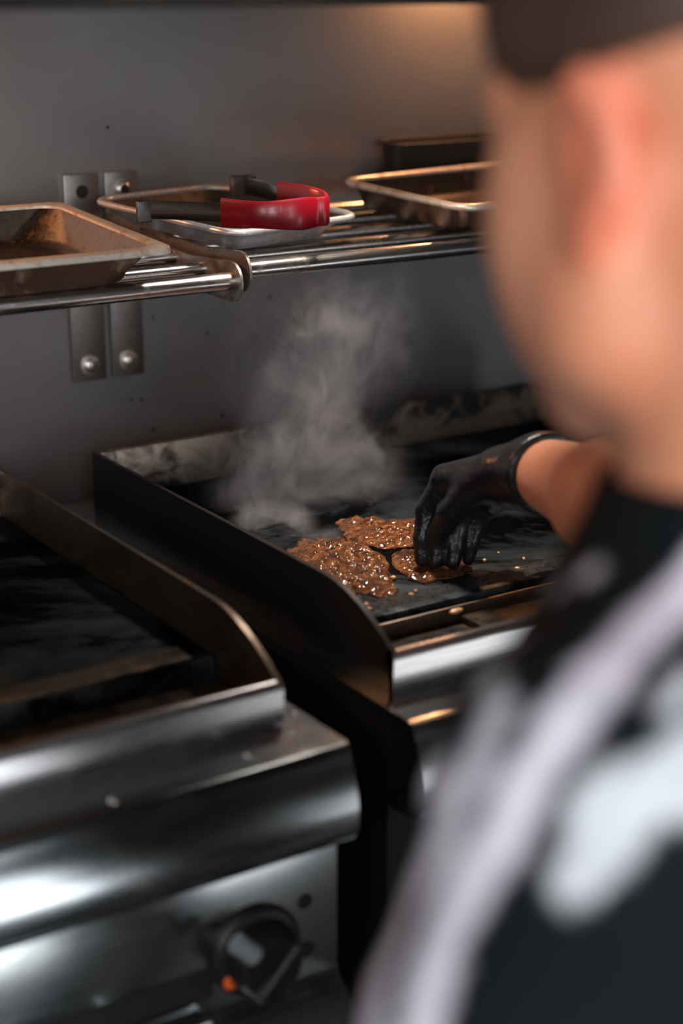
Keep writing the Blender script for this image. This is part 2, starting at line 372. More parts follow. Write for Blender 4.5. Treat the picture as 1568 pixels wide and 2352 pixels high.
def left_details(g, part, ga, gb):
    py = 1.115
    k = aty(585, 2180, py); kx, kz = k.x, k.z
    kn = part('knob', lathe(nb(), [(0, 0), (0.043, 0), (0.0435, .004), (0.040, .008), (0.034, .010), (0.031, .030), (0.028, .034), (0, .034)], (0, -1, 0), (kx, py, kz), 40), 'black_plastic', 30)
    b = box(nb(), kx-.006, kx+.006, py-.048, py-.030, kz-.030, kz+.030, 0.004, 3)
    bmesh.ops.rotate(b, cent=(kx, py, kz), matrix=Matrix.Rotation(0.75, 3, 'Y'), verts=b.verts[:])
    part('grip', b, 'black_plastic', 40, kn)
    b = nb(); tube(b, [(kx-.024, py-.042, kz+.024), (kx-.040, py-.038, kz+.040)], 0.009, 16); part('pointer_cap', b, 'grey_plastic', 40, kn)
    mk = aty(525, 2262, py-.012)
    part('orange_mark', lathe(nb(), [(0, 0), (0.0075, 0), (0.0075, .0016), (0.006, .0024), (0, .0024)], (0, -1, 0), (mk.x+.004, py-.0085, mk.z), 20), 'orange_mark', 40, kn)
    for px, pyy in ((700, 2070), (706, 2180)):
        h = aty(px, pyy, py)
        part('hole', lathe(nb(), [(0, 0), (0.0075, 0), (0.0075, .0006), (0, .0006)], (0, -1, 0), (h.x, py, h.z), 20), 'hole_shade_black', 40)
    # grease drawer with its bar handle
    dr = part('grease_drawer', box(nb(), 0.02, 0.585, 1.085, py+.003, 0.700, 0.742, 0.004), 'brushed_steel')
    b = nb(); tube(b, [(0.06, 1.083, 0.722), (0.06, 1.055, 0.722), (0.066, 1.050, 0.722), (0.53, 1.050, 0.722), (0.536, 1.055, 0.722), (0.536, 1.083, 0.722)], 0.008, 14)
    part('handle', b, 'brushed_steel', 50, dr)
    part('drawer_shade_strip', box(nb(), 0.02, 0.60, py-.0012, py, 0.744, 0.772, 0), 'hole_shade_black')  # black strip laid on the panel as the shade above the drawer
    b = nb()
    part('scraper_strip', box(b, 0.20, 0.668, 1.262, 1.292, ZG, ZG+.004, 0.0015), 'trough_steel')
    for px, pyy in ((573, 1735), (270, 1845)):
        h = atz(px, pyy, ZP); part('rivet', lathe(nb(), [(0, 0), (0.005, 0), (0.004, .002), (0, .003)], (0, 0, 1), (h.x, max(h.y, 1.112), ZP), 14), 'bolt_steel', 50)
    for px, pyy in ((676, 1640), (671, 1682)):
        h = atz(px, pyy, ZP); part('rivet', lathe(nb(), [(0, 0), (0.004, 0), (0.003, .0015), (0, .002)], (0, 0, 1), (h.x, h.y, ZP), 14), 'bolt_steel', 50)
def right_details(g, part, ga, gb):
    # ridge of burnt residue along the plate's front edge, trough cover and divider
    def strip(n, x0, x1, y0, y1, z, h, mat, sx=80, sy=14, fr=60):
        b = nb(); vsx = []
        for i in range(sx+1):
            row = []
            for j in range(sy+1):
                u, v = i/sx, j/sy; x = x0 + (x1-x0)*u; y = y0 + (y1-y0)*v
                e = min(1, min(v, 1-v)*5) * min(1, min(u, 1-u)*25)
                nz = noise.fractal(Vector((x*fr, y*fr, 3.1)), 0.8, 2.2, 4)
                y += 0.004*noise.noise(Vector((x*40, v*3, 7)))
                row.append(b.verts.new((x, y, z + e*h*max(0.1, 0.65+0.7*nz))))
            vsx.append(row)
        for i in range(sx):
            for j in range(sy): b.faces.new((vsx[i][j], vsx[i+1][j], vsx[i+1][j+1], vsx[i][j+1]))
        ob = vsx
        return part(n, b, mat, 179)
    strip('residue_ridge', ga+.002, 1.17, 1.272, 1.300, ZG-.0005, 0.0042, 'burnt_residue')
    strip('trough_residue', ga+.002, 0.957, 1.168, 1.244, 0.9655, 0.006, 'burnt_residue', 60, 30, 90)
    part('trough_cover', box(nb(), 0.962, gb, 1.167, 1.258, 0.966, 0.974, 0.0015), 'trough_steel')
    b = nb(); box(b, ga, gb, 1.250, 1.2535, 0.966, 0.984, 0.001); part('trough_edge', b, 'box_steel')
    b = nb()
    for k in range(11):
        x = ga + .02 + .28*random.random(); y = 1.27 + .12*random.random(); q = 0.0012 + 0.0022*random.random()
        r_ = bmesh.ops.create_icosphere(b, subdivisions=1, radius=q, matrix=Matrix.Translation((x, y, ZG+q*.7)))
        for v in r_['verts']: v.co += Vector((random.uniform(-1, 1), random.uniform(-1, 1), 0))*q*0.4
    tag(obj('crumbs', b, 'fat_scrap', None, smooth=179), 'tiny crumbs strewn on the plate in front of the meat', 'crumbs', kind='stuff')
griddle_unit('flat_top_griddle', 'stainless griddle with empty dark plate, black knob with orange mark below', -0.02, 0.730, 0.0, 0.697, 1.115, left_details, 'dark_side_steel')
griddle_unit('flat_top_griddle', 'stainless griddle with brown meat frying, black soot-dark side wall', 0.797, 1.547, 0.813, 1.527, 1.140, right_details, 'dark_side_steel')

# ------------------------------------------------------------------ wall racks
def rack(name, label, x0, x1, zf, brk):
    r = tag(empty(name, ((x0+x1)/2, 1.7, zf)), label, 'wall rack', 'tubular wall racks')
    for k in range(5):
        y = 1.57 + .066*k; z = zf + (y-1.57)*0.0606
        rad = 0.0098 if k == 0 else 0.0075
        b = tube(nb(), [(x0+.0025, y, z), (x1-.0025, y, z)], rad, 20)
        rel(obj('rail', b, 'rack_steel', r, smooth=50), r)
    for bx, sgn in brk:                                           # bracket plate + wall flange turned to one side
        poly = [(1.57 + 0.022*math.cos(-PI/2 - PI*k/8), zf - .001 + 0.022*math.sin(-PI/2 - PI*k/8)) for k in range(9)]
        poly += [(1.66, zf+.0155), (1.893, zf+.0255), (1.893, zf-.025), (1.86, zf-.016)]
        pl = rel(obj('bracket', prism_x(nb(), poly, bx, bx+.003), 'bracket_steel', r, smooth=50), r)
        fa, fb = (bx-.043, bx+.003) if sgn < 0 else (bx, bx+.044)
        fl = obj('wall_flange', box(nb(), fa, fb, 1.893, 1.899, 1.098, 1.352, 0.0015), 'flange_steel', pl, smooth=40)
        cx = (fa+fb)/2
        for z_, big in ((1.331, sgn > 0), (1.118, True)):
            if big:
                bb = nb(); lathe(bb, [(0, 0), (0.0125, 0), (0.0125, .0015), (0.008, .002), (0.0085, .006), (0.006, .008), (0, .008)], (0, -1, 0), (cx, 1.893, z_), 24)
                obj('bolt', bb, 'bolt_steel', pl, smooth=40)
                if sgn > 0 and z_ > 1.2:
                    bb = nb(); lathe(bb, [(0, 0), (0.006, 0), (0.006, .0006), (0, .0006)], (0, -1, 0), (cx, 1.885, z_), 20); obj('bolt_socket', bb, 'hole_shade_black', pl)
            else:
                bb = nb(); lathe(bb, [(0, 0), (0.008, 0), (0.008, .0006), (0, .0006)], (0, -1, 0), (cx, 1.893, z_), 20)
                obj('bolt_hole', bb, 'hole_shade_black', pl)
    return r
rack('tubular_wall_rack', 'tubular steel wall rack carrying the deep scorched pan', -0.35, 0.893, 1.268, ((0.890, -1), (-0.35, 1)))
rack('tubular_wall_rack', 'tubular steel wall rack carrying the tongs and two trays', 0.901, 2.10, 1.278, ((0.901, 1), (2.09, -1)))
TILT = math.atan(0.0606)
def rail_top(y, left): return (1.268 if left else 1.278) + (y-1.57)*0.0606 + .0078

# ------------------------------------------------------------------ pans and trays
def pan(name, label, cat, L, W, h, r, flare, rim, mo, mi, mr, loc, rz, rolled=True, group=None, tilt=TILT, rr_=None, rb=None):
    rb = rb or r
    e = tag(empty(name, loc, (tilt, 0, rz)), label, cat, group)
    hx, hy = L/2, W/2; t = .0014
    def ring(o, z, rr): return [(x, y, z) for x, y in rrect(hx+o, hy+o, max(rr, .004))]
    outer = [ring(-flare-.014, 0, rb-.01), ring(-flare-.005, .003, rb-.004), ring(-flare-.001, .010, rb), ring(0, h-.001, r+.004)]
    inner = [ring(-.002, h-.001, r+.003), ring(-flare-.002, .009, rb), ring(-flare-.006, .0045, rb), ring(-flare-.013, .0025, rb-.01)]
    obj('outer_wall', loft(nb(), outer, cap0=True, cap1=False), mo, e, smooth=60)
    obj('inside', loft(nb(), inner, cap0=False, cap1=True), mi, e, smooth=60)
    if rolled:
        rings = [ring(rim/2 + rim/2*math.cos(a), h + rim/2*math.sin(a), r+.006) for a in [2*PI*k/10 for k in range(10)]]
        obj('rim', loft(nb(), rings, close=True), mr, e, smooth=80)
    else:
        q = rr_ or r+.006
        rings = [ring(-.003, h-.0015, r+.004), ring(rim-.002, h-.0015, q), ring(rim, h-.005, q), ring(rim+.0015, h-.005, q), ring(rim+.001, h+.001, q), ring(rim-.002, h+.0025, q), ring(-.003, h+.0015, r+.004)]
        obj('rim', loft(nb(), rings, close=True), mr, e, smooth=45)
    return e
# deep pan at the frame edge
rp = pan('roasting_pan', 'deep steel roasting pan with scorched brown sides and pale rim', 'pan', 0.312, 0.256, 0.040, 0.018, 0.012, 0.010,
    'pan_burnt', 'pan_inside', 'pan_rim', (0.637, 1.672, rail_top(1.672, True)+.001), 0.0, rolled=False, rr_=.016, rb=.05)
obj('grease_film', loft(nb(), [[(x, y, .0026) for x, y in rrect(.128, .100, .03)], [(x, y, .0034) for x, y in rrect(.126, .098, .03)]]), 'burnt_residue', rp, smooth=60)
pan('sheet_pan', 'small aluminium sheet pan with rolled rim holding red tongs', 'tray', 0.190, 0.235, 0.026, 0.024, 0.016, 0.008,
    'aluminium', 'aluminium_dark', 'aluminium', (0.966, 1.716, rail_top(1.716, False)+.003), math.radians(13))
pan('baking_tray', 'large rust-brown baking tray beside the sheet pan', 'tray', 0.34, 0.205, 0.034, 0.02, 0.008, 0.009,
    'pan_rust', 'pan_inside', 'pan_rim', (1.354, 1.697, rail_top(1.697, False)+.002), math.radians(8))
pan('loaf_tin', 'black rectangular tin against the steel wall behind the baking tray', 'tin', 0.34, 0.040, 0.064, 0.01, 0.006, 0.005,
    'black_tin', 'black_tin', 'black_tin', (1.465, 1.868, rail_top(1.868, False)+.001), 0.0)

# ------------------------------------------------------------------ tongs
def ribbon(b, path, h, t, z_off=0.0, hs=None):
    """flat strip on edge: follows path in plan, height h upright"""
    path = [Vector(p) for p in path]; rings = []
    for i, p in enumerate(path):
        d = path[min(i+1, len(path)-1)] - path[max(i-1, 0)]; d.z = 0; d.normalize()
        nrm = Vector((-d.y, d.x, 0)); hh = (hs[i] if hs else h)/2; c = min(hh, t)*0.45
        pr = [(-t/2, -hh+c), (-t/2+c*.6, -hh), (t/2-c*.6, -hh), (t/2, -hh+c), (t/2, hh-c), (t/2-c*.6, hh), (-t/2+c*.6, hh), (-t/2, hh-c)]
        rings.append([p + nrm*a + Vector((0, 0, q+z_off)) for a, q in pr])
    return loft(b, rings)
tz = 1.3385
pa = [atz(x, y, tz) for x, y in ((340, 481), (420, 484), (510, 488), (600, 494), (680, 492), (722, 487))]
pb = [atz(x, y, tz+.006) for x, y in ((560, 426), (600, 434), (640, 449), (690, 457), (715, 462))]
tg = tag(empty('tongs', (pa[4].x, pa[4].y, tz-.016)), 'steel serving tongs with red grips lying across the sheet pan', 'tongs')
end = atz(750, 482, tz+.001)
loop = pa[2:] + [pa[5].lerp(end, .6) + Vector((.000, -.004, 0)), end, pb[4].lerp(end, .55) + Vector((.006, .003, 0))] + pb[::-1][:3]
def sm(pts, n=4):
    out = []
    for i in range(len(pts)-1):
        p0, p1, p2, p3 = pts[max(i-1, 0)], pts[i], pts[i+1], pts[min(i+2, len(pts)-1)]
        for k in range(n):
            t = k/n; out.append(0.5*((2*p1) + (p2-p0)*t + (2*p0-5*p1+4*p2-p3)*t*t + (3*p1-p0-3*p2+p3)*t**3))
    return out + [pts[-1]]
lp = sm(loop)
hs = [0.031 - 0.003*math.sin(i*0.5) * (1 if i < 14 else 0) for i in range(len(lp))]
rel(obj('grip', ribbon(nb(), lp, .030, .0065, hs=hs), 'red_plastic', tg, smooth=45), tg)
rel(obj('arm', ribbon(nb(), sm(pa[:4]), .020, .0016), 'tong_steel', tg, smooth=45), tg)
rel(obj('arm', ribbon(nb(), sm(pb[:4]), .020, .0016), 'tong_steel', tg, smooth=45), tg)
b = nb(); tip = pb[0]
box(b, tip.x-.018, tip.x+.016, tip.y-.003, tip.y+.004, tz-.006, tz+.018, .002)
rel(obj('jaw', b, 'aluminium_dark', tg, smooth=45), tg)
b = nb(); tip = pa[0]
box(b, tip.x-.014, tip.x+.004, tip.y-.003, tip.y+.003, tz-.014, tz+.010, .002)
rel(obj('jaw', b, 'aluminium_dark', tg, smooth=45), tg)

# ------------------------------------------------------------------ meat on the right griddle
def meat(label, outline, z0, thick, seed, n=46):
    pts = [atz(x, y, z0) for x, y in outline]
    c = sum(pts, Vector((0, 0, 0)))/len(pts)
    dense = []
    m = len(pts)
    for i in range(m):
        for k in range(11): dense.append(pts[i].lerp(pts[(i+1) % m], k/11))
    b = nb(); rings = []
    for k, s in enumerate([i/n for i in range(n+1)][1:]):
        ring = []
        for i, p in enumerate(dense):
            jit = 1 + (0.09*noise.fractal(Vector((p.x*60, p.y*60, seed)), 0.7, 2.0, 4) + 0.09*noise.noise(Vector((p.x*300, p.y*300, seed))))*s
            q = c + (p - c)*s*jit
            e = math.sqrt(max(0, 1 - s**5))
            f1 = noise.fractal(Vector((q.x*28, q.y*40, seed)), 0.8, 2.1, 5)
            f2 = abs(noise.noise(Vector((q.x*30 + q.y*22, q.y*70 - q.x*40, seed+5))))
            f3 = noise.fractal(Vector((q.x*170 + q.y*90, q.y*230 - q.x*60, seed+9)), 0.7, 2.0, 3)
            z = z0 + e*thick*(0.55 + 0.85*f1 + 0.60*f2 + 0.26*f3) + .0012*(1-e)
            ring.append(b.verts.new((q.x, q.y, max(z, z0+.0008))))
        rings.append(ring)
    cv = b.verts.new((c.x, c.y, z0 + thick*.8))
    nn = len(dense)
    for k in range(nn): b.faces.new((cv, rings[0][k], rings[0][(k+1) % nn]))
    for A, B in zip(rings, rings[1:]):
        for k in range(nn): b.faces.new((A[k], A[(k+1) % nn], B[(k+1) % nn], B[k]))
    low = [b.verts.new((v.co.x, v.co.y, z0)) for v in rings[-1]]
    for k in range(nn): b.faces.new((rings[-1][k], rings[-1][(k+1) % nn], low[(k+1) % nn], low[k]))
    b.faces.new(low[::-1])
    o = obj('meat_slice', b, 'fried_meat', None, smooth=179)
    return tag(o, label, 'meat', 'fried meat slices on the griddle')
zm = ZG + .0004
meat('browned glistening meat slice nearest the griddle side wall', [(650, 1280), (690, 1245), (765, 1243), (800, 1252), (850, 1272), (888, 1285), (893, 1318), (908, 1345), (906, 1372), (860, 1370), (800, 1368), (745, 1345), (690, 1315)], zm, .011, 1.3)
meat('browned meat slice lying farthest back, under the smoke', [(770, 1205), (800, 1198), (850, 1196), (920, 1196), (985, 1205), (975, 1240), (960, 1256), (880, 1262), (800, 1248)], zm, .009, 8.1)
meat('shredded meat slice under the black gloved fingers', [(900, 1278), (950, 1266), (1010, 1275), (1060, 1290), (1092, 1312), (1060, 1322), (1010, 1330), (975, 1342), (940, 1330), (902, 1308)], zm, .007, 4.4)
sc = atz(1042, 1398, ZG); b = nb(); bmesh.ops.create_icosphere(b, subdivisions=3, radius=1.0)
for v in b.verts:
    f = 1 + 0.35*noise.noise(v.co*2.1); v.co = Vector((sc.x + v.co.x*.0075*f, sc.y - .004 + v.co.y*.0035*f, ZG - .001 + v.co.z*.0025*f))
tag(obj('fat_scrap', b, 'fat_scrap', None, smooth=179), 'tiny golden scrap on the plate edge below the meat', 'food scrap')

# ------------------------------------------------------------------ organic surfaces: signed-distance blends turned into one mesh
class Field:
    def __init__(s, xs, ys, zs):
        s.xs, s.ys, s.zs = [np.asarray(a, np.float32) for a in (xs, ys, zs)]
        s.v = np.full((len(xs), len(ys), len(zs)), 0.5, np.float32)
    def _sl(s, lo, hi):
        return tuple(slice(max(0, np.searchsorted(a, l)-1), min(len(a), np.searchsorted(a, h)+1)) for a, l, h in zip((s.xs, s.ys, s.zs), lo, hi))
    def _pts(s, sl):
        return s.xs[sl[0]][:, None, None], s.ys[sl[1]][None, :, None], s.zs[sl[2]][None, None, :]
    def _put(s, sl, d, k, op='add'):
        a = s.v[sl]
        if op == 'add':
            h = np.maximum(k - np.abs(a - d), 0) / k; s.v[sl] = np.minimum(a, d) - h*h*k*0.25
        else:
            d = -d; h = np.maximum(k - np.abs(a - d), 0) / k; s.v[sl] = np.maximum(a, d) + h*h*k*0.25
    def cap(s, a, b, ra, rb, k=.02, off=0.0, op='add'):
        a = np.array(a, float); b = np.array(b, float); ra += off; rb += off; m = max(ra, rb) + k + .03
        sl = s._sl(np.minimum(a, b)-m, np.maximum(a, b)+m); X, Y, Z = s._pts(sl); d = b-a; L = float(d@d) + 1e-12
        t = np.clip(((X-a[0])*d[0] + (Y-a[1])*d[1] + (Z-a[2])*d[2])/L, 0, 1)
        dist = np.sqrt((X-a[0]-t*d[0])**2 + (Y-a[1]-t*d[1])**2 + (Z-a[2]-t*d[2])**2) - (ra + (rb-ra)*t)
        s._put(sl, dist, k, op)
    def ell(s, c, r, k=.02, R=None, off=0.0, op='add'):
        c = np.array(c, float); r = np.array(r, float) + off; m = r.max() + k + .03
        sl = s._sl(c-m, c+m); X, Y, Z = s._pts(sl); q = [X-c[0], Y-c[1], Z-c[2]]
        if R is not None: q = [R[0][i]*q[0] + R[1][i]*q[1] + R[2][i]*q[2] for i in range(3)]
        k0 = np.sqrt((q[0]/r[0])**2 + (q[1]/r[1])**2 + (q[2]/r[2])**2)
        k1 = np.sqrt((q[0]/r[0]**2)**2 + (q[1]/r[1]**2)**2 + (q[2]/r[2]**2)**2) + 1e-9
        s._put(sl, k0*(k0-1)/k1, k, op)
    def plane(s, p, n, k=.006):
        """cut away the side the normal points to"""
        n = np.array(n, float)/np.linalg.norm(n); X, Y, Z = s._pts((slice(None),)*3)
        s._put((slice(None),)*3, -((X-p[0])*n[0] + (Y-p[1])*n[1] + (Z-p[2])*n[2]), k, 'sub')
    def mesh(s, name, relax=2):
        v = s.v; ins = v < 0; nx, ny, nz = v.shape
        offs = [(i, j, k) for i in (0, 1) for j in (0, 1) for k in (0, 1)]
        cnt = sum(ins[i:nx-1+i, j:ny-1+j, k:nz-1+k].astype(np.int8) for i, j, k in offs)
        I, J, K = np.nonzero((cnt > 0) & (cnt < 8)); n = len(I)
        ids = np.full((nx-1, ny-1, nz-1), -1, np.int32); ids[I, J, K] = np.arange(n)
        acc = np.zeros((n, 3)); c = np.zeros(n)
        cv = [v[I+o[0], J+o[1], K+o[2]] for o in offs]
        cp = [np.stack((s.xs[I+o[0]], s.ys[J+o[1]], s.zs[K+o[2]]), 1) for o in offs]
        for p in range(8):
            for q in range(p+1, 8):
                if sum(abs(offs[p][t]-offs[q][t]) for t in range(3)) != 1: continue
                m = (cv[p] < 0) != (cv[q] < 0); t = (cv[p][m]/(cv[p][m]-cv[q][m]))[:, None]
                acc[m] += cp[p][m]*(1-t) + cp[q][m]*t; c[m] += 1
        V = acc/c[:, None]; F = []
        for ax in range(3):
            sh = [slice(None)]*3; sh2 = [slice(None)]*3; sh[ax] = slice(0, -1); sh2[ax] = slice(1, None)
            a, b2 = ins[tuple(sh)], ins[tuple(sh2)]; E = np.stack(np.nonzero(a != b2), 1)
            o1, o2 = (ax+1) % 3, (ax+2) % 3
            ok = (E[:, o1] > 0) & (E[:, o2] > 0) & (E[:, o1] < v.shape[o1]-1) & (E[:, o2] < v.shape[o2]-1); E = E[ok]
            fl = a[tuple(E.T)]; qs = []
            for d1, d2 in ((-1, -1), (0, -1), (0, 0), (-1, 0)):
                e = E.copy(); e[:, o1] += d1; e[:, o2] += d2; qs.append(ids[tuple(e.T)])
            q = np.stack(qs, 1); q[~fl] = q[~fl][:, ::-1]; F.append(q)
        F = np.concatenate(F); F = F[(F >= 0).all(1)]
        for _ in range(relax):
            s_ = np.zeros_like(V); cc = np.zeros(len(V))
            for i in range(4):
                a, b2 = F[:, i], F[:, (i+1) % 4]
                for t in range(3):
                    s_[:, t] += np.bincount(a, V[b2, t], len(V)) + np.bincount(b2, V[a, t], len(V))
                cc += np.bincount(a, minlength=len(V)) + np.bincount(b2, minlength=len(V))
            V = V*0.5 + 0.5*s_/np.maximum(cc, 1)[:, None]
        me = bpy.data.meshes.new(name); me.from_pydata(V.tolist(), [], F.tolist()); me.update()
        return me, V
def axis(*segs):
    """piecewise spacing: (start, end, step), ..."""
    out = []
    for a, b2, st in segs: out += list(np.arange(a, b2, st))
    return np.array(sorted(set(np.round(out, 5))))

# ------------------------------------------------------------------ the cook
EAR = np.array(atd(1350, 365, .80))
YAW, NOD, HS = math.radians(4), math.radians(8), 1.08
HR = np.array(Matrix.Rotation(YAW, 3, 'Z') @ Matrix.Rotation(-NOD, 3, 'X'))
HC = EAR + HR @ np.array((.080, 0, 0))*HS
def H(x, y, z): return HC + HR @ (np.array((x, y, z))*HS)
FOOT = Vector((HC[0]+.28, HC[1]-.16, 0))
person = tag(empty('person', FOOT), 'person with short dark hair in dark pale-streaked top, turned away, reaching over the griddle', 'person')
def prel(o): o.location = -FOOT; return o

shL = np.array(atd(1405, 1880, .79)); elL = np.array(atd(1010, 2760, .80)); wrL = elL + np.array((-.03, .05, -.24))
shR = HC + np.array((.20, .06, -.22))
elR = np.array(atd(1500, 1190, 1.40)); wrR = np.array(atd(1250, 1086, 1.655)); cuff = wrR + (elR-wrR)*.02
neck0, neck1 = H(0, -.03, -.04), HC + np.array((.005, -.062, -.225))
chest = HC + np.array((.045, -.05, -.37)); belly = HC + np.array((.18, -.09, -.60)); pelvis = HC + np.array((.24, -.13, -.70))
neckL = np.array(atd(1490, 1250, .86))
def torso(f, off=0.0):
    f.ell(chest + (0, 0, .03), (.170, .115, .20), .06, off=off)
    f.ell(belly, (.150, .125, .18), .08, off=off)
    f.ell(pelvis, (.148, .120, .13), .06, off=off)
    for sh in (shL, shR):
        f.cap(neck1 + (0, -.015, .0), sh + (0, 0, .012), .052, .060, .05, off=off)
        f.cap(chest + (0, .01, .08), sh, .10, .066, .06, off=off)
def arm(f, sh, el, wr, off=0.0, upper=True):
    f.cap(sh, sh + (el-sh)*.45, .064, .056, .03, off=off)
    f.cap(sh + (el-sh)*.45, el, .055, .046, .03, off=off)
def forearm(f, el, wr):
    f.cap(el, el + (wr-el)*.35, .046, .048, .03); f.cap(el + (wr-el)*.35, wr, .047, .034, .03)
lo = np.array((.20, .10, .0)); 
fx = axis((.18, .48, .007), (.48, .80, .0042), (.80, 1.16, .007)); fy = axis((.16, .48, .007), (.48, .82, .0042), (.82, 1.32, .007)); fz = axis((.60, 1.24, .008), (1.24, 1.36, .006), (1.36, 1.72, .0042))
f = Field(fx, fy, fz)
torso(f); arm(f, shL, elL, wrL); arm(f, shR, elR, wrR); forearm(f, elL, wrL); forearm(f, elR, wrR)
f.cap(neck0, neck1, .064*HS, .074*HS, .03)
f.ell(H(0, -.012, .052), np.array((.079, .102, .088))*HS, .02, HR)
f.ell(H(0, .045, -.022), np.array((.066, .062, .098))*HS, .03, HR)
for s in (-1, 1):
    f.ell(H(.050*s, .052, -.018), np.array((.027, .036, .042))*HS, .03, HR)
    f.cap(H(.054*s, .012, -.078), H(.020*s, .062, -.112), .028*HS, .024*HS, .03)
    f.ell(H(.046*s, .046, -.058), np.array((.030, .036, .044))*HS, .03, HR)
    f.cap(H(.058*s, .005, -.02), H(.058*s, .012, -.075), .022*HS, .024*HS, .03)
    f.cap(H(.012*s, .096, .034), H(.052*s, .076, .034), .015, .014, .02)
    f.ell(H(.033*s, .112, .014), (.015, .012, .011), .012, HR, op='sub')
    # ear: flared shell with a hollow, rim and lobe
    er = HR @ np.array(Matrix.Rotation(-s*0.32, 3, 'Z') @ Matrix.Rotation(-0.12, 3, 'X'))
    f.ell(H(.086*s, -.010, .004), np.array((.0095, .0195, .038))*HS, .007, er)
    f.ell(H(.082*s, -.002, -.034), np.array((.0085, .011, .014))*HS, .010, er)
    f.ell(H(.095*s, -.002, .004), np.array((.0080, .013, .024))*HS, .006, er, op='sub')
f.cap(H(0, .102, .022), H(0, .124, -.022), .009, .014, .015)
f.ell(H(0, .072, -.114), np.array((.026, .020, .020))*HS, .03, HR)
f.ell(H(0, .104, -.064), (.024, .010, .010), .012, HR)
me, V = f.mesh('body')
flush = np.zeros(len(V))
for s in (-1, 1):                                                  # ears are redder than the rest of the skin
    flush = np.maximum(flush, np.clip(1.35 - np.linalg.norm((V - H(.088*s, -.010, .0))/np.array((.022, .028, .046)), axis=1), 0, .42))
at = me.attributes.new('flush', 'FLOAT', 'POINT'); at.data.foreach_set('value', flush.astype(np.float32))
body = prel(obj('body', me, 'skin', person, smooth=179))
for s in (-1, 1):
    b = nb(); bmesh.ops.create_uvsphere(b, u_segments=16, v_segments=10, radius=.012, matrix=Matrix.Translation(Vector(H(.033*s, .088, .014))))
    prel(obj('eye', b, 'eye_white', person, smooth=179))
# hair: close cropped cap that follows the skull, cut off along the hairline
f = Field(axis((.48, .84, .004)), axis((.44, .84, .004)), axis((1.42, 1.74, .004)))
f.ell(H(0, -.010, .056), np.array((.083, .108, .093))*HS, .02, HR)
f.ell(H(0, .055, .070), np.array((.070, .055, .055))*HS, .03, HR)
f.plane(H(0, 0, .036), HR @ np.array((0, -.16, -1.0)))
f.ell(H(0, .11, -.01), np.array((.064, .05, .04))*HS, .02, HR, op='sub')
me, V = f.mesh('hair'); prel(obj('hair', me, 'hair', person, smooth=179))

# top: dark cloth with pale streaks and a pale leaf-like patch
f = Field(axis((.16, 1.10, .006)), axis((.14, .98, .006)), axis((.66, 1.42, .006)))
torso(f, .010)
f.cap(shL, shL + (elL-shL)*.62, .070, .074, .03); f.cap(shR, shR + (elR-shR)*.50, .068, .066, .03)
f.cap(shR + (elR-shR)*.66, shR + (elR-shR)*1.2, .3, .3, .004, op='sub') if False else None
col_n = np.array(neck0 - neck1); col_n /= np.linalg.norm(col_n)
col_p = neck1 + col_n*.046
f.cap(neck1 - (0, 0, .02), neck1 + col_n*.06, .100, .088, .03)
f.cap(col_p + col_n*.16, col_p + col_n*.20, .155, .155, .006, op='sub')
f.plane((0, 0, HC[2]-.80), (0, 0, -1))
F0 = f
me, V = f.mesh('shirt', 3)
# cloth print: distance to streak lines laid over the shoulder
def hit(x, y):
    r = np.array(ray(x, y)); c = np.array(CAM)
    for d in np.arange(.45, 1.3, .003):
        p = c + r*d
        i, j, k = (int(np.searchsorted(a, q)) for a, q in zip((F0.xs, F0.ys, F0.zs), p))
        if 0 < i < len(F0.xs) and 0 < j < len(F0.ys) and 0 < k < len(F0.zs) and F0.v[i, j, k] < 0: return p
    return c + r*.86
STREAKS = [  # pixel path on the cloth, radius (m), tone
    ([(1640, 1290), (1495, 1440), (1342, 1610), (1240, 1740), (1138, 1917), (1035, 2095), (984, 2274), (960, 2420)], .0120, 0.0),
    ([(1140, 1640), (1100, 1750), (1025, 1910), (925, 2080), (880, 2230), (855, 2400)], .0095, 0.1),
    ([(1015, 1760), (985, 1810)], .0085, 0.2),
    ([(905, 2010), (870, 2110), (835, 2250)], .0085, 0.2),
    ([(1357, 1313), (1350, 1322)], .0060, 0.3),
    ([(1291, 1350), (1285, 1358)], .0055, 0.3),
    ([(1178, 1487), (1172, 1495)], .0085, 0.6),
    ([(1135, 1570), (1128, 1580)], .0075, 0.9),
    ([(1640, 1690), (1540, 1760), (1450, 1840), (1360, 1930)], .0110, 0.9),
    ([(1480, 1850), (1400, 1940), (1320, 2020)], .0105, 0.9),
    ([(1400, 1780), (1340, 1850)], .0080, 1.0),
    ([(1640, 1780), (1540, 1840)], .0110, 0.8),
    ([(1600, 1560), (1540, 1620)], .0050, 0.8),
]
pr = np.zeros(len(V)); tone = np.zeros(len(V))
lines = [([hit(*q) for q in path], rad, tn) for path, rad, tn in STREAKS]
# the same motif carries on over the cloth that the photograph does not show
for k in range(26):
    c = np.array(chest) + np.array((random.uniform(-.05, .22), random.choice((-.13, .13)), random.uniform(-.40, .16)))
    dv = np.array((random.uniform(-.05, .05), 0, -.08))
    lines.append(([c-dv, c, c+dv*1.3], random.uniform(.008, .02), random.random()))
wob = np.array([noise.noise(Vector(p)*55) for p in V])*.0035
for path, rad, tn in lines:
    for a, b2 in zip(path, path[1:]):
        a, b2 = np.array(a), np.array(b2); dv = b2-a; t = np.clip(((V-a)@dv)/(dv@dv + 1e-12), 0, 1)
        dd = np.linalg.norm(V - a - t[:, None]*dv, axis=1) + wob
        q = np.clip((rad - dd)/.004 + .5, 0, 1); tone = np.where(q > pr, tn, tone); pr = np.maximum(pr, q)
for nm, arr in (('print', pr), ('tone', tone)):
    at = me.attributes.new(nm, 'FLOAT', 'POINT'); at.data.foreach_set('value', arr.astype(np.float32))
